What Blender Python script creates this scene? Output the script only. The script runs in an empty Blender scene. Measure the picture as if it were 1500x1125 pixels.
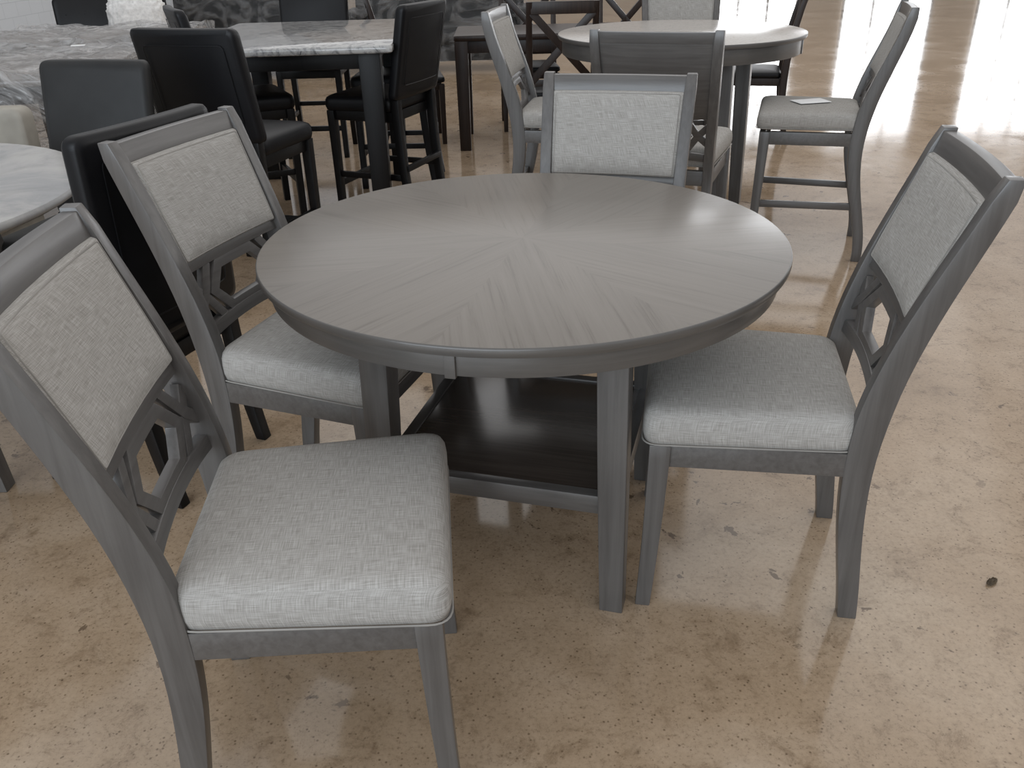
import bpy, bmesh, math, random
import numpy as np
from mathutils import Vector, Matrix, noise
random.seed(4)
scene = bpy.context.scene
scene.view_settings.view_transform = 'Standard'
COL = scene.collection

# ------------------------------------------------------------------ materials
def new_mat(name):
    m = bpy.data.materials.new(name); m.use_nodes = True
    nt = m.node_tree; b = nt.nodes['Principled BSDF']
    return m, nt, b
def N(nt, t, **kw):
    n = nt.nodes.new(t)
    for k, v in kw.items():
        if k in n.inputs.keys(): n.inputs[k].default_value = v
        else: setattr(n, k, v)
    return n
def L(nt, a, ao, b, bi): nt.links.new(a.outputs[ao], b.inputs[bi])
def ramp(nt, stops):
    r = nt.nodes.new('ShaderNodeValToRGB'); e = r.color_ramp.elements
    while len(e) > 1: e.remove(e[-1])
    e[0].position, e[0].color = stops[0][0], (*stops[0][1], 1)
    for p, c in stops[1:]:
        q = e.new(p); q.color = (*c, 1)
    return r
def mixc(nt, a, b, fac, mode='MIX'):
    m = nt.nodes.new('ShaderNodeMix'); m.data_type = 'RGBA'; m.blend_type = mode
    for sock, idx in ((fac, 0), (a, 6), (b, 7)):
        if isinstance(sock, (int, float)): m.inputs[idx].default_value = sock
        elif isinstance(sock, tuple): m.inputs[idx].default_value = (*sock, 1) if len(sock) == 3 else sock
        else: nt.links.new(sock, m.inputs[idx])
    return m.outputs[2]
def mapped(nt, scale, rot=(0, 0, 0)):
    tc = nt.nodes.new('ShaderNodeTexCoord'); mp = nt.nodes.new('ShaderNodeMapping')
    mp.inputs['Scale'].default_value = scale; mp.inputs['Rotation'].default_value = rot
    nt.links.new(tc.outputs['Object'], mp.inputs['Vector']); return mp.outputs[0]
def noise_n(nt, vec, scale, detail=4, rough=.6, dist=0):
    n = nt.nodes.new('ShaderNodeTexNoise'); n.inputs['Scale'].default_value = scale
    n.inputs['Detail'].default_value = detail; n.inputs['Roughness'].default_value = rough
    n.inputs['Distortion'].default_value = dist
    nt.links.new(vec, n.inputs['Vector']); return n.outputs['Fac']
def bump(nt, b, h, strength=.2, dist=.001):
    bn = nt.nodes.new('ShaderNodeBump'); bn.inputs['Strength'].default_value = strength
    bn.inputs['Distance'].default_value = dist
    nt.links.new(h, bn.inputs['Height']); nt.links.new(bn.outputs[0], b.inputs['Normal'])
def mth(nt, op, a, b=None):
    n = nt.nodes.new('ShaderNodeMath'); n.operation = op
    for i, s in enumerate((a, b)):
        if s is None: continue
        if isinstance(s, (int, float)): n.inputs[i].default_value = s
        else: nt.links.new(s, n.inputs[i])
    return n.outputs[0]

def wood(name, dark, light, axis='z', rough=.36, coat=.2, spec=.5):
    m, nt, b = new_mat(name)
    sc = {'z': (80, 80, 3), 'x': (3, 80, 80), 'y': (80, 3, 80), 'r': (6, 6, 110)}[axis]
    v = mapped(nt, sc); f = noise_n(nt, v, 1.0, 6, .6, .4)
    v2 = mapped(nt, (5, 5, 5)); f2 = noise_n(nt, v2, 1.0, 3)
    r = ramp(nt, [(.3, dark), (.7, light)]); nt.links.new(f, r.inputs[0])
    r2 = ramp(nt, [(.3, (.90, .90, .91)), (.7, (1.08, 1.07, 1.06))]); nt.links.new(f2, r2.inputs[0])
    nt.links.new(mixc(nt, r.outputs[0], r2.outputs[0], 1.0, 'MULTIPLY'), b.inputs['Base Color'])
    b.inputs['Roughness'].default_value = rough; b.inputs['Coat Weight'].default_value = coat
    b.inputs['Coat Roughness'].default_value = .2; b.inputs['Specular IOR Level'].default_value = spec
    bump(nt, b, f, .06, .0006)
    return m
GD, GL = (.070, .065, .061), (.104, .098, .093)
W_z = wood('gray_wood_upright', GD, GL, 'z')
W_x = wood('gray_wood_rail', GD, GL, 'x')
W_y = wood('gray_wood_side', GD, GL, 'y')
W_r = wood('gray_wood_curved_apron', (.070, .065, .060), (.090, .084, .078), 'r')
W_shelf = wood('shelf_wood', (.045, .035, .029), (.080, .064, .053), 'x', .26, .4)
B_z = wood('espresso_wood', (.003, .003, .003), (.007, .006, .006), 'z', .4, 0, .25)
X_z = wood('dark_brown_wood', (.012, .007, .005), (.030, .017, .012), 'z', .38, .05, .35)

def fabric():
    m, nt, b = new_mat('linen_fabric')
    tc = nt.nodes.new('ShaderNodeTexCoord'); sp = nt.nodes.new('ShaderNodeSeparateXYZ'); nt.links.new(tc.outputs['Object'], sp.inputs[0])
    sn = nt.nodes.new('ShaderNodeSeparateXYZ'); nt.links.new(tc.outputs['Normal'], sn.inputs[0])
    x, y, z = sp.outputs
    def tex(u, v, su, sv):
        c = nt.nodes.new('ShaderNodeCombineXYZ'); nt.links.new(mth(nt, 'MULTIPLY', u, su), c.inputs[0]); nt.links.new(mth(nt, 'MULTIPLY', v, sv), c.inputs[1])
        n = nt.nodes.new('ShaderNodeTexNoise'); n.noise_dimensions = '2D'; n.inputs['Scale'].default_value = 1; n.inputs['Detail'].default_value = 1.5
        nt.links.new(c.outputs[0], n.inputs['Vector']); return n.outputs['Fac']
    A, B = 30, 720
    top = mth(nt, 'ADD', tex(x, y, A, B), tex(x, y, B, A))
    w = mth(nt, 'ADD', x, y)
    side = mth(nt, 'ADD', tex(w, z, A, B), tex(w, z, B, A))
    nz = mth(nt, 'ABSOLUTE', sn.outputs[2]); k = mth(nt, 'GREATER_THAN', nz, .66)
    h = mth(nt, 'ADD', mth(nt, 'MULTIPLY', top, k), mth(nt, 'MULTIPLY', side, mth(nt, 'SUBTRACT', 1.0, k)))
    h = mth(nt, 'MULTIPLY', h, .5)
    r = ramp(nt, [(.34, (.255, .242, .222)), (.5, (.328, .314, .292)), (.66, (.40, .386, .364))])
    nt.links.new(h, r.inputs[0]); nt.links.new(r.outputs[0], b.inputs['Base Color'])
    b.inputs['Roughness'].default_value = .95; b.inputs['Specular IOR Level'].default_value = .1
    return m
FAB = fabric()
PIPE = None

def leather(name, col, rough=.35):
    m, nt, b = new_mat(name)
    v = nt.nodes.new('ShaderNodeTexVoronoi'); v.inputs['Scale'].default_value = 350
    nt.links.new(mapped(nt, (1, 1, 1)), v.inputs['Vector'])
    n = noise_n(nt, mapped(nt, (5, 5, 5)), 1, 3)
    r = ramp(nt, [(.3, tuple(c * .8 for c in col)), (.7, tuple(c * 1.25 for c in col))])
    nt.links.new(n, r.inputs[0]); nt.links.new(r.outputs[0], b.inputs['Base Color'])
    b.inputs['Roughness'].default_value = rough; b.inputs['Specular IOR Level'].default_value = .25
    bump(nt, b, v.outputs['Distance'], .15, .0005)
    return m
LEA = leather('black_leather', (.005, .005, .006), .42)
LEG = leather('charcoal_leather', (.020, .020, .020), .5)
CRM = leather('cream_upholstery', (.33, .31, .27), .8)
PIPE = leather('linen_piping', (.27, .257, .238), .95)

def sunburst():
    m, nt, b = new_mat('sunburst_veneer')
    tc = nt.nodes.new('ShaderNodeTexCoord'); sp = nt.nodes.new('ShaderNodeSeparateXYZ'); L(nt, tc, 'Object', sp, 0)
    at = N(nt, 'ShaderNodeMath', operation='ARCTAN2'); L(nt, sp, 'Y', at, 0); L(nt, sp, 'X', at, 1)
    dv = N(nt, 'ShaderNodeMath', operation='DIVIDE'); L(nt, at, 0, dv, 0); dv.inputs[1].default_value = math.pi / 4
    fl = N(nt, 'ShaderNodeMath', operation='FLOOR'); L(nt, dv, 0, fl, 0)
    ad = N(nt, 'ShaderNodeMath', operation='ADD'); L(nt, fl, 0, ad, 0); ad.inputs[1].default_value = .5
    an = N(nt, 'ShaderNodeMath', operation='MULTIPLY'); L(nt, ad, 0, an, 0); an.inputs[1].default_value = -math.pi / 4
    vr = nt.nodes.new('ShaderNodeVectorRotate'); vr.rotation_type = 'Z_AXIS'
    L(nt, tc, 'Object', vr, 'Vector'); L(nt, an, 0, vr, 'Angle')
    cmb = nt.nodes.new('ShaderNodeCombineXYZ'); L(nt, fl, 0, cmb, 2)
    off = N(nt, 'ShaderNodeVectorMath', operation='MULTIPLY_ADD'); L(nt, vr, 0, off, 0)
    off.inputs[1].default_value = (3.0, 90, 1); L(nt, cmb, 0, off, 2)
    n = nt.nodes.new('ShaderNodeTexNoise'); n.inputs['Scale'].default_value = 1; n.inputs['Detail'].default_value = 6
    n.inputs['Roughness'].default_value = .68; n.inputs['Distortion'].default_value = .25; L(nt, off, 0, n, 'Vector')
    off2 = N(nt, 'ShaderNodeVectorMath', operation='MULTIPLY_ADD'); L(nt, vr, 0, off2, 0)
    off2.inputs[1].default_value = (.8, 12, 1); L(nt, cmb, 0, off2, 2)
    n2 = nt.nodes.new('ShaderNodeTexNoise'); n2.inputs['Scale'].default_value = 1; n2.inputs['Detail'].default_value = 3; L(nt, off2, 0, n2, 'Vector')
    r = ramp(nt, [(.32, (.106, .090, .074)), (.44, (.146, .127, .107)), (.68, (.166, .146, .125))]); L(nt, n, 'Fac', r, 0)
    r2 = ramp(nt, [(.3, (.96, .96, .96)), (.7, (1.03, 1.03, 1.03))]); L(nt, n2, 'Fac', r2, 0)
    wn = nt.nodes.new('ShaderNodeTexWhiteNoise'); wn.noise_dimensions = '1D'; L(nt, fl, 0, wn, 'W')
    r3 = ramp(nt, [(0, (.94, .94, .94)), (1, (1.05, 1.05, 1.05))]); L(nt, wn, 'Value', r3, 0)
    c = mixc(nt, r.outputs[0], r2.outputs[0], 1., 'MULTIPLY'); c = mixc(nt, c, r3.outputs[0], 1., 'MULTIPLY')
    nt.links.new(c, b.inputs['Base Color']); b.inputs['Roughness'].default_value = .38
    b.inputs['Coat Weight'].default_value = .3; b.inputs['Coat Roughness'].default_value = .2
    bump(nt, b, n.outputs['Fac'], .03, .0003)
    return m
SUN = sunburst()

def marble(name, base, vein, vein2, scale=3, rough=.12, mul=.7):
    m, nt, b = new_mat(name)
    v = mapped(nt, (scale, scale, scale))
    n = noise_n(nt, v, 1.2, 8, .65, 1.6); n2 = noise_n(nt, v, 3.5, 6, .7, .8)
    r = ramp(nt, [(.36, vein), (.45, vein2), (.52, base), (.7, base)]); nt.links.new(n, r.inputs[0])
    r2 = ramp(nt, [(.35, (.55, .55, .56)), (.5, (1, 1, 1))]); nt.links.new(n2, r2.inputs[0])
    nt.links.new(mixc(nt, r.outputs[0], r2.outputs[0], mul, 'MULTIPLY'), b.inputs['Base Color'])
    b.inputs['Roughness'].default_value = rough
    return m
MARB = marble('gray_marble', (.42, .415, .405), (.12, .12, .125), (.27, .27, .27), 12, .12, .5)
MARW = marble('white_marble', (.42, .41, .39), (.30, .30, .30), (.38, .37, .36), 1.6, .25, .3)
MARBR = marble('brown_marble', (.22, .19, .165), (.12, .10, .085), (.17, .145, .125), 2, .2, .3)
PALE = marble('painted_gloss_top', (.42, .39, .355), (.33, .305, .275), (.39, .365, .335), 25, .25, .3)  # bright gloss reflection on gray wood, painted in as pale speckle

def floor_mat():
    m, nt, b = new_mat('polished_concrete')
    v = mapped(nt, (1, 1, 1))
    big = noise_n(nt, v, 1.5, 6, .6, .5); mid = noise_n(nt, v, 11, 9, .78, .4); fine = noise_n(nt, v, 90, 6, .8)
    r = ramp(nt, [(.3, (.262, .186, .118)), (.5, (.335, .246, .164)), (.7, (.40, .310, .222))]); nt.links.new(big, r.inputs[0])
    r2 = ramp(nt, [(.32, (.62, .58, .54)), (.47, (1, 1, 1)), (.70, (1.12, 1.13, 1.15))]); nt.links.new(mid, r2.inputs[0])
    r3 = ramp(nt, [(.3, (.42, .37, .33)), (.45, (1, 1, 1)), (.7, (1.2, 1.2, 1.2))]); nt.links.new(fine, r3.inputs[0])
    c = mixc(nt, r.outputs[0], r2.outputs[0], 1., 'MULTIPLY'); c = mixc(nt, c, r3.outputs[0], .9, 'MULTIPLY')
    st = noise_n(nt, v, 17, 4, .6, .4); sm = noise_n(nt, v, 1.3, 2, .5)
    rs = ramp(nt, [(.645, (0, 0, 0)), (.67, (1, 1, 1))]); nt.links.new(st, rs.inputs[0])
    rm = ramp(nt, [(.44, (0, 0, 0)), (.56, (1, 1, 1))]); nt.links.new(sm, rm.inputs[0])
    mask = mixc(nt, rs.outputs[0], rm.outputs[0], 1., 'MULTIPLY')
    c = mixc(nt, c, (.145, .10, .065), mask)
    sp = nt.nodes.new('ShaderNodeTexVoronoi'); sp.inputs['Scale'].default_value = 60; nt.links.new(v, sp.inputs['Vector'])
    rp = ramp(nt, [(.08, (.32, .27, .23)), (.19, (1, 1, 1))]); nt.links.new(sp.outputs['Distance'], rp.inputs[0])
    c = mixc(nt, c, rp.outputs[0], .75, 'MULTIPLY')
    nt.links.new(c, b.inputs['Base Color'])
    rr = ramp(nt, [(.3, (.06,) * 3), (.7, (.15,) * 3)]); nt.links.new(big, rr.inputs[0]); nt.links.new(rr.outputs[0], b.inputs['Roughness'])
    bump(nt, b, big, .04, .01)
    return m
FLOOR = floor_mat()

def plain(name, col, rough=.6, ns=6, amt=.12, emis=None):
    m, nt, b = new_mat(name)
    n = noise_n(nt, mapped(nt, (ns, ns, ns)), 1, 4)
    r = ramp(nt, [(.3, tuple(c * (1 - amt) for c in col)), (.7, tuple(c * (1 + amt) for c in col))])
    nt.links.new(n, r.inputs[0]); nt.links.new(r.outputs[0], b.inputs['Base Color']); b.inputs['Roughness'].default_value = rough
    if emis: b.inputs['Emission Color'].default_value = (*emis[0], 1); b.inputs['Emission Strength'].default_value = emis[1]
    return m
def wall_mat():
    m, nt, b = new_mat('painted_block_wall')
    br = nt.nodes.new('ShaderNodeTexBrick'); br.inputs['Scale'].default_value = 1
    br.inputs['Brick Width'].default_value = .4; br.inputs['Row Height'].default_value = .2; br.inputs['Mortar Size'].default_value = .006
    br.inputs['Color1'].default_value = (.60, .63, .66, 1); br.inputs['Color2'].default_value = (.58, .61, .64, 1); br.inputs['Mortar'].default_value = (.50, .53, .56, 1)
    tc = nt.nodes.new('ShaderNodeTexCoord'); sp = nt.nodes.new('ShaderNodeSeparateXYZ'); cb = nt.nodes.new('ShaderNodeCombineXYZ')
    ad = N(nt, 'ShaderNodeMath', operation='ADD'); L(nt, tc, 'Object', sp, 0); L(nt, sp, 'X', ad, 0); L(nt, sp, 'Y', ad, 1)
    L(nt, ad, 0, cb, 0); L(nt, sp, 'Z', cb, 1); L(nt, cb, 0, br, 'Vector'); L(nt, br, 'Color', b, 'Base Color')
    b.inputs['Roughness'].default_value = .6
    return m
WALLM = wall_mat()
WALLB = plain('tan_wall_paint', (.50, .43, .36), .7, 1, .1)
GLASS = plain('daylight_window_pane', (.8, .85, .9), .2, 1, .02, ((.95, .97, 1.0), 5.0))
FRAME = plain('window_frame_paint', (.25, .26, .27), .5)
PAPER = plain('white_paper', (.75, .75, .74), .7)
FUR = plain('white_fluffy_fabric', (.75, .74, .72), .95, 40, .15)
LEAF = plain('dried_leaf', (.06, .04, .02), .8, 60, .4)
def plastic(name, a0, a1, col):
    m, nt, b = new_mat(name)
    b.inputs['Base Color'].default_value = (*col, 1); b.inputs['Roughness'].default_value = .10
    n = noise_n(nt, mapped(nt, (3, 6, 4)), 1, 3, .5, 2.5)
    bump(nt, b, n, 1.0, .10)
    r = ramp(nt, [(.45, (a0,) * 3), (.60, (a1,) * 3)]); nt.links.new(n, r.inputs[0]); nt.links.new(r.outputs[0], b.inputs['Alpha'])
    return m
PLAS = plastic('clear_plastic_wrap', .30, .60, (.50, .49, .48))
PLAT = plastic('thin_plastic_wrap', .03, .18, (.6, .6, .6))

# ------------------------------------------------------------------ mesh helpers
def fin(bm, name, mat, bevel=0, seg=2, ang=35):
    bmesh.ops.recalc_face_normals(bm, faces=bm.faces[:])
    if bevel > 0:
        es = [e for e in bm.edges if len(e.link_faces) == 2 and e.calc_face_angle(0) > math.radians(40)]
        bmesh.ops.bevel(bm, geom=es, offset=bevel, segments=seg, profile=.6, affect='EDGES', clamp_overlap=True)
    me = bpy.data.meshes.new(name); bm.to_mesh(me); bm.free()
    me.polygons.foreach_set('use_smooth', [True] * len(me.polygons))
    me.set_sharp_from_angle(angle=math.radians(ang))
    for mm in (mat if isinstance(mat, list) else [mat]): me.materials.append(mm)
    return me
def loft(bm, rings, cap=True, close=False):
    R = [[bm.verts.new(p) for p in r] for r in rings]; n = len(R[0])
    rng = range(len(R)) if close else range(len(R) - 1)
    for i in rng:
        a, b = R[i], R[(i + 1) % len(R)]
        for j in range(n): bm.faces.new((a[j], a[(j + 1) % n], b[(j + 1) % n], b[j]))
    if cap and not close:
        bm.faces.new(R[0]); bm.faces.new(R[-1][::-1])
def box(bm, c, s):
    x, y, z = c; a, b, h = s[0] / 2, s[1] / 2, s[2] / 2
    loft(bm, [[(x - a, y - b, z + k), (x + a, y - b, z + k), (x + a, y + b, z + k), (x - a, y + b, z + k)] for k in (-h, h)])
def beam(bm, p, q, w, h):
    p, q = Vector(p), Vector(q); d = (q - p).normalized()
    up = Vector((0, 0, 1)) if abs(d.z) < .9 else Vector((0, 1, 0))
    s = d.cross(up).normalized(); u = s.cross(d).normalized()
    loft(bm, [[t + s * w / 2 * i + u * h / 2 * j for i, j in ((-1, -1), (1, -1), (1, 1), (-1, 1))] for t in (p, q)])
def leg_sweep(bm, pts, ws, ds, n=14):
    z = np.array([p[2] for p in pts]); zz = np.linspace(z[0], z[-1], n)
    deg = min(4, len(pts) - 1)
    X = np.polyval(np.polyfit(z, [p[0] for p in pts], deg), zz); Y = np.polyval(np.polyfit(z, [p[1] for p in pts], deg), zz)
    Wd = np.interp(zz, z, ws); D = np.interp(zz, z, ds)
    loft(bm, [[(x - w / 2, y - d / 2, h), (x + w / 2, y - d / 2, h), (x + w / 2, y + d / 2, h), (x - w / 2, y + d / 2, h)] for x, y, h, w, d in zip(X, Y, zz, Wd, D)])
def outline(wb, wf, yb, yf, rad, n=6):
    cs = [(-wf, yf), (-wb, yb), (wb, yb), (wf, yf)]; out = []
    for i in range(4):
        p, c, q = Vector(cs[i - 1]), Vector(cs[i]), Vector(cs[(i + 1) % 4])
        a = c + (p - c).normalized() * rad; b = c + (q - c).normalized() * rad
        for k in range(n + 1):
            t = k / n; out.append(a * (1 - t) ** 2 + c * 2 * t * (1 - t) + b * t * t)
        a2 = q + (c - q).normalized() * rad
        for k in range(1, 5): out.append(b.lerp(a2, k / 5))
    return out
def cushion(bm, wb, wf, yb, yf, z0, z1, rad=.04, crown=.008):
    o = outline(wb, wf, yb, yf, rad); c = Vector((0, (yb + yf) / 2)); rings = []
    T = z1 - z0
    prof = [(.010, 0), (.003, .004), (-.001, T * .3), (-.001, T * .55), (.001, T * .76), (.006, T * .90), (.014, T * .98), (.028, T * 1.0 + crown * .35), (.07, T + crown * .7), (.13, T + crown * .95), (.18, T + crown)]
    half = min(wb, wf)
    for ins, dz in prof:
        s = 1 - ins / half
        rings.append([((p.x) * s, c.y + (p.y - c.y) * (1 - ins / ((yf - yb) / 2)), z0 + dz) for p in o])
    loft(bm, rings)
def tube(bm, pts, r, n=6, close=True):
    P = [Vector(p) for p in pts]; rings = []
    for i, p in enumerate(P):
        d = (P[(i + 1) % len(P)] - P[i - 1]).normalized() if close or 0 < i < len(P) - 1 else (P[min(i + 1, len(P) - 1)] - P[max(i - 1, 0)]).normalized()
        up = Vector((0, 1, .3)).normalized(); s = d.cross(up)
        if s.length < .1: s = d.cross(Vector((0, 0, 1)))
        s.normalize(); u = s.cross(d).normalized()
        rings.append([p + (s * math.cos(a) + u * math.sin(a)) * r for a in [2 * math.pi * k / n for k in range(n)]])
    loft(bm, rings, close=close)
def disc(bm, prof, n=96):
    loft(bm, [[(r * math.cos(2 * math.pi * k / n), r * math.sin(2 * math.pi * k / n), z) for k in range(n)] for r, z in prof])

def thing(name, loc, yaw, parts, label, category, group=None):
    root = bpy.data.objects.new(name, None); root.empty_display_size = .2
    root.location = loc; root.rotation_euler = (0, 0, yaw); COL.objects.link(root)
    root['label'] = label; root['category'] = category
    if group: root['group'] = group
    for p in parts:
        o = bpy.data.objects.new(p[0], p[1]); COL.objects.link(o); o.parent = root
        if len(p) > 2 and p[2]: o['label'] = p[2]
        if len(p) > 3:
            for sn, sm in p[3]:
                so = bpy.data.objects.new(sn, sm); COL.objects.link(so); so.parent = o
    return root
def single(name, me, loc, yaw, label, category, group=None, kind=None):
    o = bpy.data.objects.new(name, me); o.location = loc; o.rotation_euler = (0, 0, yaw); COL.objects.link(o)
    if kind: o['kind'] = kind
    else: o['label'] = label; o['category'] = category
    if group: o['group'] = group
    return o

# ------------------------------------------------------------------ gray upholstered chair
def gray_chair_parts(hs, ht, counter=False):
    dz = ht - .99
    if counter: zs = [0, .3, hs - .08, hs + .05, .75 + dz, ht]; ys = [-.262, -.215, -.198, -.21, -.262, -.328]
    else: zs = [0, .2, .42, .55, .75, .99]; ys = [-.238, -.214, -.205, -.216, -.272, -.358]
    pf = np.polyfit(zs, ys, 4); yp = lambda z: float(np.polyval(pf, z))
    xs = lambda z: float(np.interp(z, [0, hs, ht], [.188, .197, .214]))
    bow = lambda x: -.010 * (1 - (x / .2) ** 2)
    P = []
    for s in (-1, 1):
        bm = bmesh.new(); n = 26; rings = []
        for k in range(n + 1):
            z = ht * k / n; y = yp(z); x = s * xs(z)
            w = .034 if z < ht - .03 else .030; d = float(np.interp(z, [0, hs * .5, hs, hs + .15, ht - .02, ht], [.040, .052, .062, .056, .040, .028]))
            rings.append([(x - w / 2, y - d / 2, z), (x + w / 2, y - d / 2, z), (x + w / 2, y + d / 2, z), (x - w / 2, y + d / 2, z)])
        loft(bm, rings); P.append(('leg', fin(bm, 'rear_post', W_z, .003), 'curved rear leg rising into the back post'))
    for s in (-1, 1):
        bm = bmesh.new(); zt = hs - .085
        leg_sweep(bm, [(s * .216, .214, 0), (s * .213, .203, zt * .5), (s * .210, .196, zt)], [.033, .039, .043], [.033, .039, .045])
        P.append(('leg', fin(bm, 'front_leg', W_z, .003)))
    bm = bmesh.new(); zc = hs - .112; hh = .055
    beam(bm, (-.2, .205, zc), (.2, .205, zc), .024, hh); beam(bm, (-.18, -.20, zc), (.18, -.20, zc), .024, hh)
    for s in (-1, 1): beam(bm, (s * .212, .20, zc), (s * .198, -.19, zc), .024, hh)
    P.append(('seat_frame', fin(bm, 'seat_frame', W_x, .002)))
    bm = bmesh.new(); cz = hs - (.075 if counter else .086); cushion(bm, .208, .238, -.198, .234, cz, hs - .004)
    sm = fin(bm, 'seat_cushion', FAB, 0, ang=60)
    bm = bmesh.new(); o = outline(.209, .239, -.199, .235, .04); tube(bm, [(p.x, p.y, cz + .006) for p in o], .0018)
    P.append(('seat', sm, None, [('piping', fin(bm, 'seat_piping', PIPE))]))
    def surf(x, z, d): return Vector((x, yp(z) + bow(x) + d, z))
    def curved_rail(z0, z1, th, mat, w=None, sag=0, nx=18, d0=0):
        bm = bmesh.new(); rings = []
        for i in range(nx + 1):
            t = -1 + 2 * i / nx; zm = (z0 + z1) / 2; x = t * (xs(zm) - .012 if w is None else w); g = sag * (1 - t * t)
            rings.append([surf(x, z0 + g, d0 - th / 2), surf(x, z1 + g, d0 - th / 2), surf(x, z1 + g, d0 + th / 2), surf(x, z0 + g, d0 + th / 2)])
        loft(bm, rings); return fin(bm, 'rail', mat, .003)
    P.append(('top_rail', curved_rail(.940 + dz, .984 + dz, .026, W_x)))
    P.append(('back_rail', curved_rail(.684 + dz, .710 + dz, .024, W_x)))
    z0, z1 = .708 + dz, .941 + dz; bm = bmesh.new(); zm = (z0 + z1) / 2; hz = (z1 - z0) / 2
    hw = lambda z: xs(z) - .015
    o = outline(1, 1, -1, 1, .04, 4)
    def pr(x, y, d): z = zm + y * hz; return surf(x * hw(z), z, d)
    rings = []
    back_d = (.0, .002, .003, .004) if counter else (-.013, -.020, -.024, -.026)
    for ins, d in zip((0, .02, .09, .3), back_d): rings.insert(0, [pr(p.x * (1 - ins), p.y * (1 - ins), d) for p in o])
    for ins, d in ((0, .012), (.02, .020), (.08, .024), (.3, .028), (.6, .029)): rings.append([pr(p.x * (1 - ins), p.y * (1 - ins * .9), d) for p in o])
    loft(bm, rings); pad = fin(bm, 'back_pad', FAB, 0, ang=60)
    bm = bmesh.new()
    for d, q in ((.0222, .945),) + (() if counter else ((-.021, .96),)):
        tube(bm, [pr(p.x * q, p.y * q, d) for p in o], .0018)
    P.append(('backrest', pad, 'linen upholstered back pad', [('piping', fin(bm, 'back_piping', PIPE))]))
    if counter: P.append(('rear_panel', curved_rail(.70 + dz, .945 + dz, .012, W_x, d0=-.008), 'plain gray wooden panel behind the pad'))
    # fretwork
    bm = bmesh.new()
    def bar(pts, w, th, closed=False, sub=4):
        Q = [Vector(p) for p in pts]; M = len(Q); seq = []
        for i in range(M):
            a = Q[i - 1] if (i > 0 or closed) else None; c = Q[(i + 1) % M] if (i < M - 1 or closed) else None
            d1 = (Q[i] - a).normalized() if a is not None else None; d2 = (c - Q[i]).normalized() if c is not None else None
            if d1 is None: n = Vector((-d2.y, d2.x)); s = 1
            elif d2 is None: n = Vector((-d1.y, d1.x)); s = 1
            else:
                n1, n2 = Vector((-d1.y, d1.x)), Vector((-d2.y, d2.x)); n = (n1 + n2).normalized(); s = 1 / max(.4, n.dot(n1))
            seq.append((Q[i], n * s * w / 2))
        rings = []
        cnt = M if closed else M - 1
        for i in range(cnt):
            (p, m), (q, k) = seq[i], seq[(i + 1) % M]
            for j in range(sub):
                t = j / sub; c = p.lerp(q, t); n = m.lerp(k, t); rings.append((c, n))
        if not closed: rings.append(seq[-1])
        loft(bm, [[surf((c - n).x, (c - n).y, -th / 2), surf((c + n).x, (c + n).y, -th / 2), surf((c + n).x, (c + n).y, th / 2), surf((c - n).x, (c - n).y, th / 2)] for c, n in rings], close=closed)
    zc = .620 + dz; e = .188
    hexa = [(-.115, zc), (-.066, zc + .054), (.066, zc + .054), (.115, zc), (.066, zc - .054), (-.066, zc - .054)]
    bar(hexa, .026, .020, True)
    for s in (-1, 1):
        bar([(s * .104, zc + .068), (s * .150, zc + .002), (s * e, zc - .030)], .024, .018)
        bar([(s * .104, zc - .066), (s * .150, zc - .002), (s * e, zc + .036)], .024, .016)
    fr = fin(bm, 'fretwork', W_x, .0012)
    P.append(('fretwork', fr, 'openwork back panel with a central hexagon'))
    P.append(('lower_rail', curved_rail(.524 + dz, .554 + dz, .024, W_x, sag=.010)))
    if counter:
        bm = bmesh.new(); z = .20
        beam(bm, (-.2, .205, z), (.2, .205, z), .022, .035)
        P.append(('footrest', fin(bm, 'footrest', W_x, .003)))
        for s in (-1, 1):
            bm = bmesh.new(); beam(bm, (s * .215, .2, z + .05), (s * .192, -.225, z + .05), .020, .03); P.append(('stretcher', fin(bm, 'side_stretcher', W_y, .003)))
        bm = bmesh.new(); beam(bm, (-.19, -.222, z + .1), (.19, -.222, z + .1), .020, .03); P.append(('stretcher', fin(bm, 'rear_stretcher', W_x, .003)))
    return P
dine = gray_chair_parts(.515, .995); cntr = gray_chair_parts(.655, 1.07, True)
def fix(w): return w - math.pi / 2     # chairs are modelled facing +Y
LB = 'gray wooden dining chair with light linen seat and hexagon fretwork back'
D_ = [(-.352, 1.237, .072), (-.455, 2.005, -.343), (.257, 2.385, -1.828), (.540, 1.714, 2.947)]
for x, y, w in D_: thing('dining_chair', (x, y, 0), fix(w), dine, LB, 'chair', 'gray dining chairs around the round table')
C_ = [(1.39, 4.02, 2.84), (.29, 4.20, -.2), (.63, 3.46, 1.23), (1.03, 5.25, -1.65)]
for i, (x, y, w) in enumerate(C_):
    thing('counter_chair', (x, y, 0), fix(w), cntr, 'gray counter-height linen chair with a white paper tag on its seat' if i == 0 else 'gray counter-height chair with linen seat beside the tall round table', 'chair', 'gray counter chairs around the tall round table')

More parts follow.
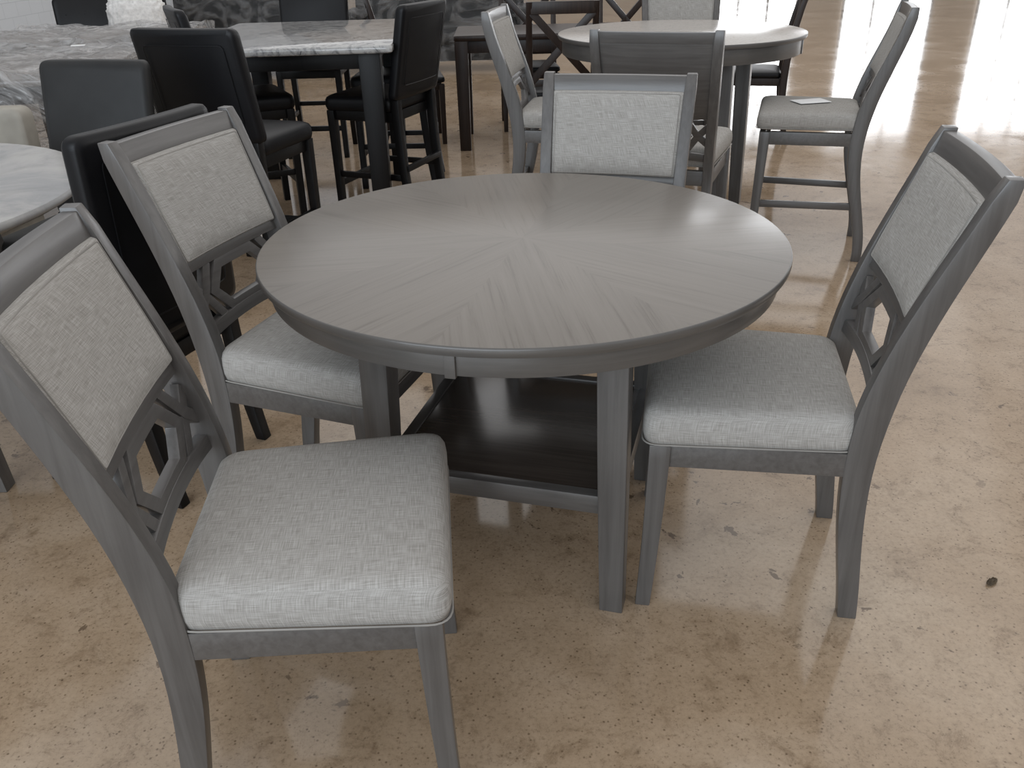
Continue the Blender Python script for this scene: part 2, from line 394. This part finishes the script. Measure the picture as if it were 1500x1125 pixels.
# ------------------------------------------------------------------ round tables
def round_table(R, h, a, legw, topmat, shelf_h=None, apron=.046, splay=.014):
    P = []
    bm = bmesh.new(); disc(bm, [(R - .012, h - .021), (R - .003, h - .019), (R, h - .013), (R, h - .004), (R - .001, h - .001), (R - .003, h)], 128)
    me = fin(bm, 'table_top', [topmat, W_r], 0, ang=50)
    for p in me.polygons:
        if p.normal.z < .9: p.material_index = 1
    P.append(('table_top', me))
    bm = bmesh.new(); n = 128; ro, ri = R - .022, R - .045; z1, z0 = h - .020, h - .020 - apron
    loft(bm, [[(r * math.cos(t), r * math.sin(t), z) for r, z in ((ro, z0), (ro, z1), (ri, z1), (ri, z0))] for t in [2 * math.pi * k / n for k in range(n)]], close=True)
    P.append(('apron', fin(bm, 'apron', W_r, .002)))
    for k in range(4):
        t = math.radians(-88) + k * math.pi / 2; c, s = math.cos(t), math.sin(t); bm = bmesh.new()
        p = Vector((c * (ro - .004), s * (ro - .004), 0)); tv = Vector((-s, c, 0)) * .010; rv = Vector((c, s, 0)) * .010
        loft(bm, [[p - tv - rv + Vector((0, 0, z)), p + tv - rv + Vector((0, 0, z)), p + tv + rv + Vector((0, 0, z)), p - tv + rv + Vector((0, 0, z))] for z in (z0 - .003, z1)])
        P.append(('apron_block', fin(bm, 'apron_block', W_r, .0015)))
    for sx in (-1, 1):
        for sy in (-1, 1):
            b_ = a + splay
            bm = bmesh.new(); leg_sweep(bm, [(sx * b_, sy * b_, 0), (sx * (a + splay / 3), sy * (a + splay / 3), h * .5), (sx * (a - .003), sy * (a - .003), h - .022)], [legw * .85, legw, legw * 1.06], [legw * .85, legw, legw * 1.06], 8)
            P.append(('leg', fin(bm, 'table_leg', W_z, .003)))
    if shelf_h:
        bm = bmesh.new(); box(bm, (0, 0, shelf_h), (2 * a + .01, 2 * a + .01, .018)); P.append(('shelf', fin(bm, 'shelf', W_shelf, .003), 'dark glossy lower shelf'))
        zz = shelf_h - .010
        for s in (-1, 1):
            bm = bmesh.new(); beam(bm, (-a, s * (a + .006), zz), (a, s * (a + .006), zz), .028, .046); P.append(('shelf_rail', fin(bm, 'shelf_rail', W_x, .003)))
            bm = bmesh.new(); beam(bm, (s * (a + .006), -a, zz), (s * (a + .006), a, zz), .028, .046); P.append(('shelf_rail', fin(bm, 'shelf_rail', W_y, .003)))
    return P
thing('round_dining_table', (.032, 1.870, 0), -.282, round_table(.580, .772, .258, .062, SUN, .285), 'round gray wooden dining table with sunburst veneer top and lower shelf', 'table')
thing('round_counter_table', (.877, 4.594, 0), -.40, round_table(.604, .915, .285, .07, PALE, None, .07), 'tall round gray table with a pale gloss reflection painted on its top', 'table')

# ------------------------------------------------------------------ dark leather chairs
def slab(bm, w, h, th, lean, z0, y0, rad=.03):
    o = outline(w / 2, w / 2, -h / 2, h / 2, rad)
    rings = []
    for ins, d in ((.02, -th / 2), (.004, -th / 2 + .006), (0, -th / 2 + .014), (0, th / 2 - .014), (.004, th / 2 - .006), (.02, th / 2)):
        rings.append([(p.x * (1 - ins / (w / 2)), y0 - lean * (p.y * (1 - ins / (h / 2)) + h / 2) + d - .015 * (1 - (2 * p.x / w) ** 2), z0 + h / 2 + p.y * (1 - ins / (h / 2))) for p in o])
    loft(bm, rings)
def leather_chair(hs, ht, mat, legmat=B_z, counter=False, w=.43, lean=.20):
    P = []; bm = bmesh.new(); h = ht - hs + .02
    slab(bm, w, h, .055, lean, hs - .02, -.185)
    back = fin(bm, 'leather_back', mat, 0, ang=50)
    bm = bmesh.new()
    for d in (.0285, -.0285):
        pts = []
        for p in outline(w / 2 - .055, w / 2 - .055, -h / 2 + .07, h / 2 - .06, .02, 3): pts.append((p.x, -.185 - lean * (p.y + h / 2) + d - .015 * (1 - (2 * p.x / w) ** 2), hs - .02 + h / 2 + p.y))
        tube(bm, pts, .0018, 5)
    P.append(('backrest', back, None, [('stitching', fin(bm, 'stitching', mat))]))
    bm = bmesh.new(); cushion(bm, .21, .225, -.17, .22, hs - .08, hs - .01, .04, .012); P.append(('seat', fin(bm, 'leather_seat', mat, 0, ang=60)))
    bm = bmesh.new(); box(bm, (0, .02, hs - .105), (.40, .38, .05)); P.append(('seat_frame', fin(bm, 'leather_seat_frame', legmat, .003)))
    for s in (-1, 1):
        bm = bmesh.new(); leg_sweep(bm, [(s * .19, -.24, 0), (s * .19, -.20, hs * .5), (s * .19, -.185, hs - .01)], [.034, .038, .040], [.034, .042, .045]); P.append(('leg', fin(bm, 'rear_leg', legmat, .004)))
        bm = bmesh.new(); leg_sweep(bm, [(s * .195, .19, 0), (s * .195, .19, hs * .5), (s * .195, .19, hs - .08)], [.034, .038, .042], [.034, .038, .042]); P.append(('leg', fin(bm, 'front_leg', legmat, .004)))
    if counter:
        bm = bmesh.new(); beam(bm, (-.19, .19, .2), (.19, .19, .2), .022, .034)
        for s in (-1, 1): beam(bm, (s * .192, .19, .25), (s * .19, -.22, .25), .020, .03)
        beam(bm, (-.19, -.222, .3), (.19, -.222, .3), .020, .03)
        P.append(('footrest', fin(bm, 'footrest_rungs', legmat, .003)))
    return P
lc = leather_chair(.66, 1.08, LEA, counter=True, w=.47)
for x, y, w in ((-1.13, 3.82, 1.25), (-.64, 4.74, 2.75), (-.66, 5.45, 3.1), (-1.38, 4.80, .45), (-1.3, 6.3, -1.57)):
    thing('leather_counter_chair', (x, y, 0), fix(w), lc, 'black leather counter-height chair beside the marble table', 'chair', 'black leather chairs around the marble table')
ld = leather_chair(.48, 1.0, LEA, lean=.03, w=.46)
thing('leather_dining_chair', (-1.07, 2.24, 0), fix(2.76), ld, 'black leather dining chair pulled to the white marble table', 'chair')
lg = leather_chair(.48, 1.0, LEG)
thing('charcoal_dining_chair', (-1.54, 3.05, 0), fix(-1.78), lg, 'charcoal upholstered dining chair beside the white marble table', 'chair')

def rect_table(w, d, h, topmat, legmat, legw, th=.035, apron=.08, rad=.03, inset=.05):
    P = []; bm = bmesh.new(); o = outline(w / 2, w / 2, -d / 2, d / 2, rad)
    loft(bm, [[(p.x * s, p.y * s, z) for p in o] for s, z in ((.99, h - th), (1, h - th + .006), (1, h - .006), (.992, h))]); P.append(('table_top', fin(bm, 'rect_top', topmat, 0, ang=50)))
    bm = bmesh.new(); a, b = w / 2 - inset, d / 2 - inset; z = h - th - apron / 2
    for s in (-1, 1): beam(bm, (-a, s * b, z), (a, s * b, z), .025, apron); beam(bm, (s * a, -b, z), (s * a, b, z), .025, apron)
    P.append(('apron', fin(bm, 'rect_apron', legmat, .003)))
    for sx in (-1, 1):
        for sy in (-1, 1):
            bm = bmesh.new(); leg_sweep(bm, [(sx * a, sy * b, 0), (sx * a, sy * b, h - th)], [legw * .85, legw], [legw * .85, legw], 3); P.append(('leg', fin(bm, 'rect_leg', legmat, .004)))
    return P
thing('marble_counter_table', (-1.06, 5.02, 0), .03, rect_table(1.04, 1.4, .915, MARB, B_z, .105, inset=.12), 'counter-height table with gray marble top and black legs', 'table')
P = []
bm = bmesh.new(); R = .78; disc(bm, [(R - .02, .73), (R - .002, .74), (R, .75), (R - .006, .76)], 72); P.append(('table_top', fin(bm, 'oval_top', MARW, 0, ang=50)))
for t in (-.5, 1.1, 2.64, 4.2):
    bm = bmesh.new(); leg_sweep(bm, [(.62 * math.cos(t), .62 * math.sin(t), 0), (.5 * math.cos(t), .5 * math.sin(t), .73)], [.05, .07], [.05, .07], 6); P.append(('leg', fin(bm, 'marble_leg', W_z, .004)))
thing('white_marble_table', (-2.01, 2.38, 0), 0, P, 'round white marble dining table on gray legs', 'table')

# ------------------------------------------------------------------ X-back chairs and table
def xback():
    P = []
    for s in (-1, 1):
        bm = bmesh.new(); leg_sweep(bm, [(s * .2, -.25, 0), (s * .2, -.19, .42), (s * .2, -.21, .65), (s * .2, -.29, 1.0)], [.035, .04, .04, .035], [.035, .05, .045, .03], 16); P.append(('leg', fin(bm, 'x_rear', X_z, .004)))
        bm = bmesh.new(); leg_sweep(bm, [(s * .195, .19, 0), (s * .195, .19, .42)], [.032, .042], [.032, .042], 3); P.append(('leg', fin(bm, 'x_front', X_z, .004)))
    bm = bmesh.new(); box(bm, (0, 0, .405), (.40, .38, .05)); P.append(('seat_frame', fin(bm, 'x_frame', X_z, .003)))
    bm = bmesh.new(); cushion(bm, .2, .22, -.17, .215, .43, .47, .03, .01); P.append(('seat', fin(bm, 'x_seat', LEA, 0, ang=60)))
    bm = bmesh.new(); beam(bm, (-.19, -.282, .965), (.19, -.282, .965), .026, .07); beam(bm, (-.19, -.205, .53), (.19, -.205, .53), .022, .04)
    for s in (-1, 1): beam(bm, (-.185 * s, -.206, .54), (.185 * s, -.275, .94), .022, .045)
    P.append(('backrest', fin(bm, 'x_back', X_z, .003), 'crossed X-shaped wooden back'))
    return P
xb = xback()
for x, y, w in ((-.66, 6.62, .15), (.36, 5.85, 1.57), (.20, 7.02, -1.55), (.95, 7.0, -1.6), (1.78, 6.45, 2.9)):
    thing('cross_back_chair', (x, y, 0), fix(w), xb, 'dark brown wooden chair with X-shaped back at the dark table', 'chair', 'dark X-back chairs around the dark table')
thing('dark_dining_table', (.52, 6.52, 0), 0, rect_table(1.7, .66, .76, X_z, X_z, .09), 'dark brown rectangular wooden dining table', 'table')

# ------------------------------------------------------------------ wrapped goods and far seating
def lumpy(me, amp, sc, seed=0):
    for v in me.vertices:
        p = v.co * sc + Vector((seed, 0, 0)); d = noise.noise_vector(p) * amp; v.co += d
    return me
def grid_box(w, d, h, n=22):
    bm = bmesh.new(); bmesh.ops.create_cube(bm, size=1)
    bmesh.ops.subdivide_edges(bm, edges=bm.edges[:], cuts=n, use_grid_fill=True)
    for v in bm.verts: v.co = Vector((v.co.x * w, v.co.y * d, (v.co.z + .5) * h))
    return bm
wt = rect_table(1.3, 1.1, .82, MARBR, X_z, .09)
def wrap_mesh(w, d, z0, z1, seed, mat=PLAS, n=40):
    bm = grid_box(w, d, z1 - z0, n); me = fin(bm, 'plastic_wrap', mat, 0, ang=80); lumpy(me, .03, 5, seed); lumpy(me, .018, 13, seed + 3)
    for v in me.vertices: v.co.z += z0
    return me
for x, y, s, yw in ((-2.62, 4.75, 1, .1), (-2.75, 6.2, 5, .05)):
    thing('wrapped_table', (x, y, 0), yw, wt + [('plastic_wrap', wrap_mesh(1.36, 1.16, .50, .85, s), 'clear crinkled plastic wrap')], 'brown marble table wrapped in clear plastic', 'table', 'plastic wrapped tables')
bm = bmesh.new(); box(bm, (0, 0, 0), (.07, .05, .002)); tg = fin(bm, 'price_tag', PAPER)
single('price_tag', tg, (-2.28, 5.0, .885), .3, 'small white paper price tag on plastic wrap', 'tag')
P = []
bm = bmesh.new(); cushion(bm, .55, .55, -.3, .3, .30, .46, .06, .02); P.append(('seat', fin(bm, 'bench_seat', CRM, 0, ang=60)))
bm = bmesh.new(); slab(bm, 1.1, .46, .12, .05, .28, -.28, .05); P.append(('backrest', fin(bm, 'bench_back', CRM, 0, ang=60)))
bm = bmesh.new(); box(bm, (0, 0, .22), (1.04, .54, .16)); P.append(('base', fin(bm, 'bench_base', CRM, .02)))
for sx in (-1, 1):
    for sy in (-1, 1):
        bm = bmesh.new(); leg_sweep(bm, [(sx * .48, sy * .22, 0), (sx * .47, sy * .21, .15)], [.03, .045], [.03, .045], 3); P.append(('leg', fin(bm, 'bench_leg', B_z, .003)))
thing('cream_sofa_seat', (-2.66, 3.68, 0), math.pi, P, 'cream upholstered bench seat with low back', 'bench')

def sofa(w, mat, tufts=True):
    P = []
    bm = bmesh.new(); cushion(bm, w / 2 - .08, w / 2 - .08, -.28, .38, .28, .46, .06, .02); P.append(('seat', fin(bm, 'sofa_seat', mat, 0, ang=60)))
    bm = bmesh.new(); slab(bm, w, .62, .16, .14, .30, -.30, .06)
    if tufts:
        for r in range(3):
            for c in range(int(w / .16)):
                x = -w / 2 + .1 + c * .16 + (r % 2) * .07; z = .45 + r * .16
                if abs(x) < w / 2 - .05: bmesh.ops.create_icosphere(bm, subdivisions=1, radius=.012, matrix=Matrix.Translation((x, -.30 - .14 * (z - .30) + .07, z)))
    P.append(('backrest', fin(bm, 'sofa_back', mat, 0, ang=60)))
    for s in (-1, 1):
        bm = bmesh.new(); o = outline(.07, .07, -.36, .36, .05); loft(bm, [[(s * (w / 2 - .02) + p.x * q, p.y * q, z) for p in o] for q, z in ((.95, .12), (1, .15), (1, .58), (.93, .62), (.7, .64))]); P.append(('armrest', fin(bm, 'sofa_arm', mat, 0, ang=60)))
    bm = bmesh.new(); box(bm, (0, .03, .20), (w - .1, .62, .17)); P.append(('base', fin(bm, 'sofa_base', mat, .015)))
    for sx in (-1, 1):
        for sy in (-1, 1):
            bm = bmesh.new(); leg_sweep(bm, [(sx * (w / 2 - .1), sy * .25, 0), (sx * (w / 2 - .1), sy * .25, .13)], [.03, .045], [.03, .045], 3); P.append(('leg', fin(bm, 'sofa_leg', B_z, .003)))
    return P
def fluffy(seed):
    bm = bmesh.new(); bmesh.ops.create_icosphere(bm, subdivisions=5, radius=1)
    for v in bm.verts:
        x, y, z = v.co; k = 1 + .10 * noise.noise(v.co * 9 + Vector((seed, 0, 0))) + .06 * noise.noise(v.co * 22)
        v.co = Vector((math.copysign(abs(x) ** .7, x) * .25, y * .10, math.copysign(abs(z) ** .7, z) * .25)) * k
    return fin(bm, 'fluffy_pillow', FUR, 0, ang=180)
thing('tufted_armchair', (-3.6, 8.7, 0), -2.8, sofa(1.0, LEA), 'black tufted armchair near the white wall', 'armchair')
single('fluffy_pillow', fluffy(1), (-3.34, 8.66, .73), -2.8, 'white fluffy pillow resting on the black armchair', 'pillow')
for x, y, w_ in ((-2.75, 10.4, 1.9), (-.7, 10.4, 1.9)):
    thing('wrapped_sofa', (x, y, 0), math.pi, sofa(w_, LEG, False) + [('plastic_wrap', wrap_mesh(w_ + .03, .85, .12, .93, int(x * 3), PLAT, 24), 'clear crinkled plastic wrap')], 'dark sofa wrapped in clear plastic', 'sofa', 'plastic wrapped sofas')

bm = bmesh.new(); box(bm, (0, 0, 0), (.15, .10, .0015)); single('paper_tag', fin(bm, 'paper_tag', PAPER), (1.38, 4.04, .664), .2, 'white paper tag lying on the linen chair seat', 'tag')
bm = bmesh.new(); bmesh.ops.create_grid(bm, x_segments=8, y_segments=5, size=1)
for v in bm.verts:
    x, y = v.co.x, v.co.y
    v.co = Vector((x * .018, y * .009 * (1 - .6 * x * x), .004 + .005 * abs(noise.noise(Vector((x * 2, y * 2, 3)))) * 2))
single('dried_leaf', fin(bm, 'dried_leaf', LEAF), (1.11, 1.57, 0), .6, 'small crumpled dried leaf on the concrete floor', 'leaf')

# ------------------------------------------------------------------ room
bm = bmesh.new(); box(bm, (0, 0, -.05), (64, 64, .1))
f = single('floor', fin(bm, 'floor', FLOOR), (8, 10, 0), 0, '', '', kind='structure')
bm = bmesh.new(); box(bm, (0, 0, 3), (.2, 44, 6)); single('wall_left', fin(bm, 'wall_left', WALLM), (-7.3, 10, 0), 0, '', '', kind='structure')
bm = bmesh.new(); box(bm, (0, 0, 3.5), (40, .2, 7)); single('wall_back', fin(bm, 'wall_back', WALLB), (12.6, 32.1, 0), 0, '', '', kind='structure')
wi = 1
for k in range(5):
    x = 8.5 + k * 4.6
    bm = bmesh.new(); box(bm, (0, 0, 3.2), (3.0, .04, 4.6))
    o = single('window_%d' % wi, fin(bm, 'window_pane', GLASS), (x, 31.97, 0), 0, '', '', kind='structure')
    bm = bmesh.new()
    for dx in (-1.5, -.5, .5, 1.5): box(bm, (dx, -.05, 3.2), (.08, .08, 4.7))
    for dzz in (.9, 2.05, 3.2, 4.35, 5.5): box(bm, (0, -.05, dzz), (3.0, .08, .08))
    fr = bpy.data.objects.new('trim_%d' % wi, fin(bm, 'window_bars', FRAME)); fr.location = (x, 31.97, 0); fr['kind'] = 'structure'; COL.objects.link(fr)
    wi += 1

# ------------------------------------------------------------------ light
w = bpy.data.worlds.new('World'); scene.world = w; w.use_nodes = True
bg = w.node_tree.nodes['Background']; bg.inputs[0].default_value = (.96, .97, 1.0, 1); bg.inputs[1].default_value = .68
def area(name, loc, target, sx, sy, power, col):
    l = bpy.data.lights.new(name, 'AREA'); l.shape = 'RECTANGLE'; l.size = sx; l.size_y = sy; l.energy = power; l.color = col
    o = bpy.data.objects.new(name, l); o.location = loc; o.rotation_euler = (Vector(target) - Vector(loc)).to_track_quat('-Z', 'Y').to_euler(); COL.objects.link(o)
area('storefront_daylight', (-3.5, -5.5, 2.6), (0, 2, .5), 8, 4, 520, (.80, .90, 1.0))
area('overhead_fill', (1, 3.5, 6), (.5, 3, 0), 12, 12, 160, (1.0, .95, .89))  # unseen panel added as a neutral-warm fill from overhead
area('side_daylight', (10, 6, 3.5), (0, 3, .5), 8, 4, 130, (1.0, .97, .93))
area('sheen_fill', (1, 13, 6.5), (.5, 9, 0), 14, 9, 170, (1.0, .97, .93))  # unseen emitter added to put sheen on the tabletop and far floor

# ------------------------------------------------------------------ camera
f_, th, H, ro = 1271.55, .483, 1.384, -.027
F = Vector((0, math.cos(th), -math.sin(th))); U = Vector((0, math.sin(th), math.cos(th))); R = Vector((1, 0, 0))
R2 = math.cos(ro) * R + math.sin(ro) * U; U2 = -math.sin(ro) * R + math.cos(ro) * U
cam = bpy.data.cameras.new('camera'); cam.sensor_width = 36; cam.lens = f_ / 1500 * 36; cam.clip_end = 200
co = bpy.data.objects.new('camera', cam); COL.objects.link(co)
M = Matrix((R2, U2, -F)).transposed().to_4x4(); M.translation = Vector((0, 0, H)); co.matrix_world = M
scene.camera = co
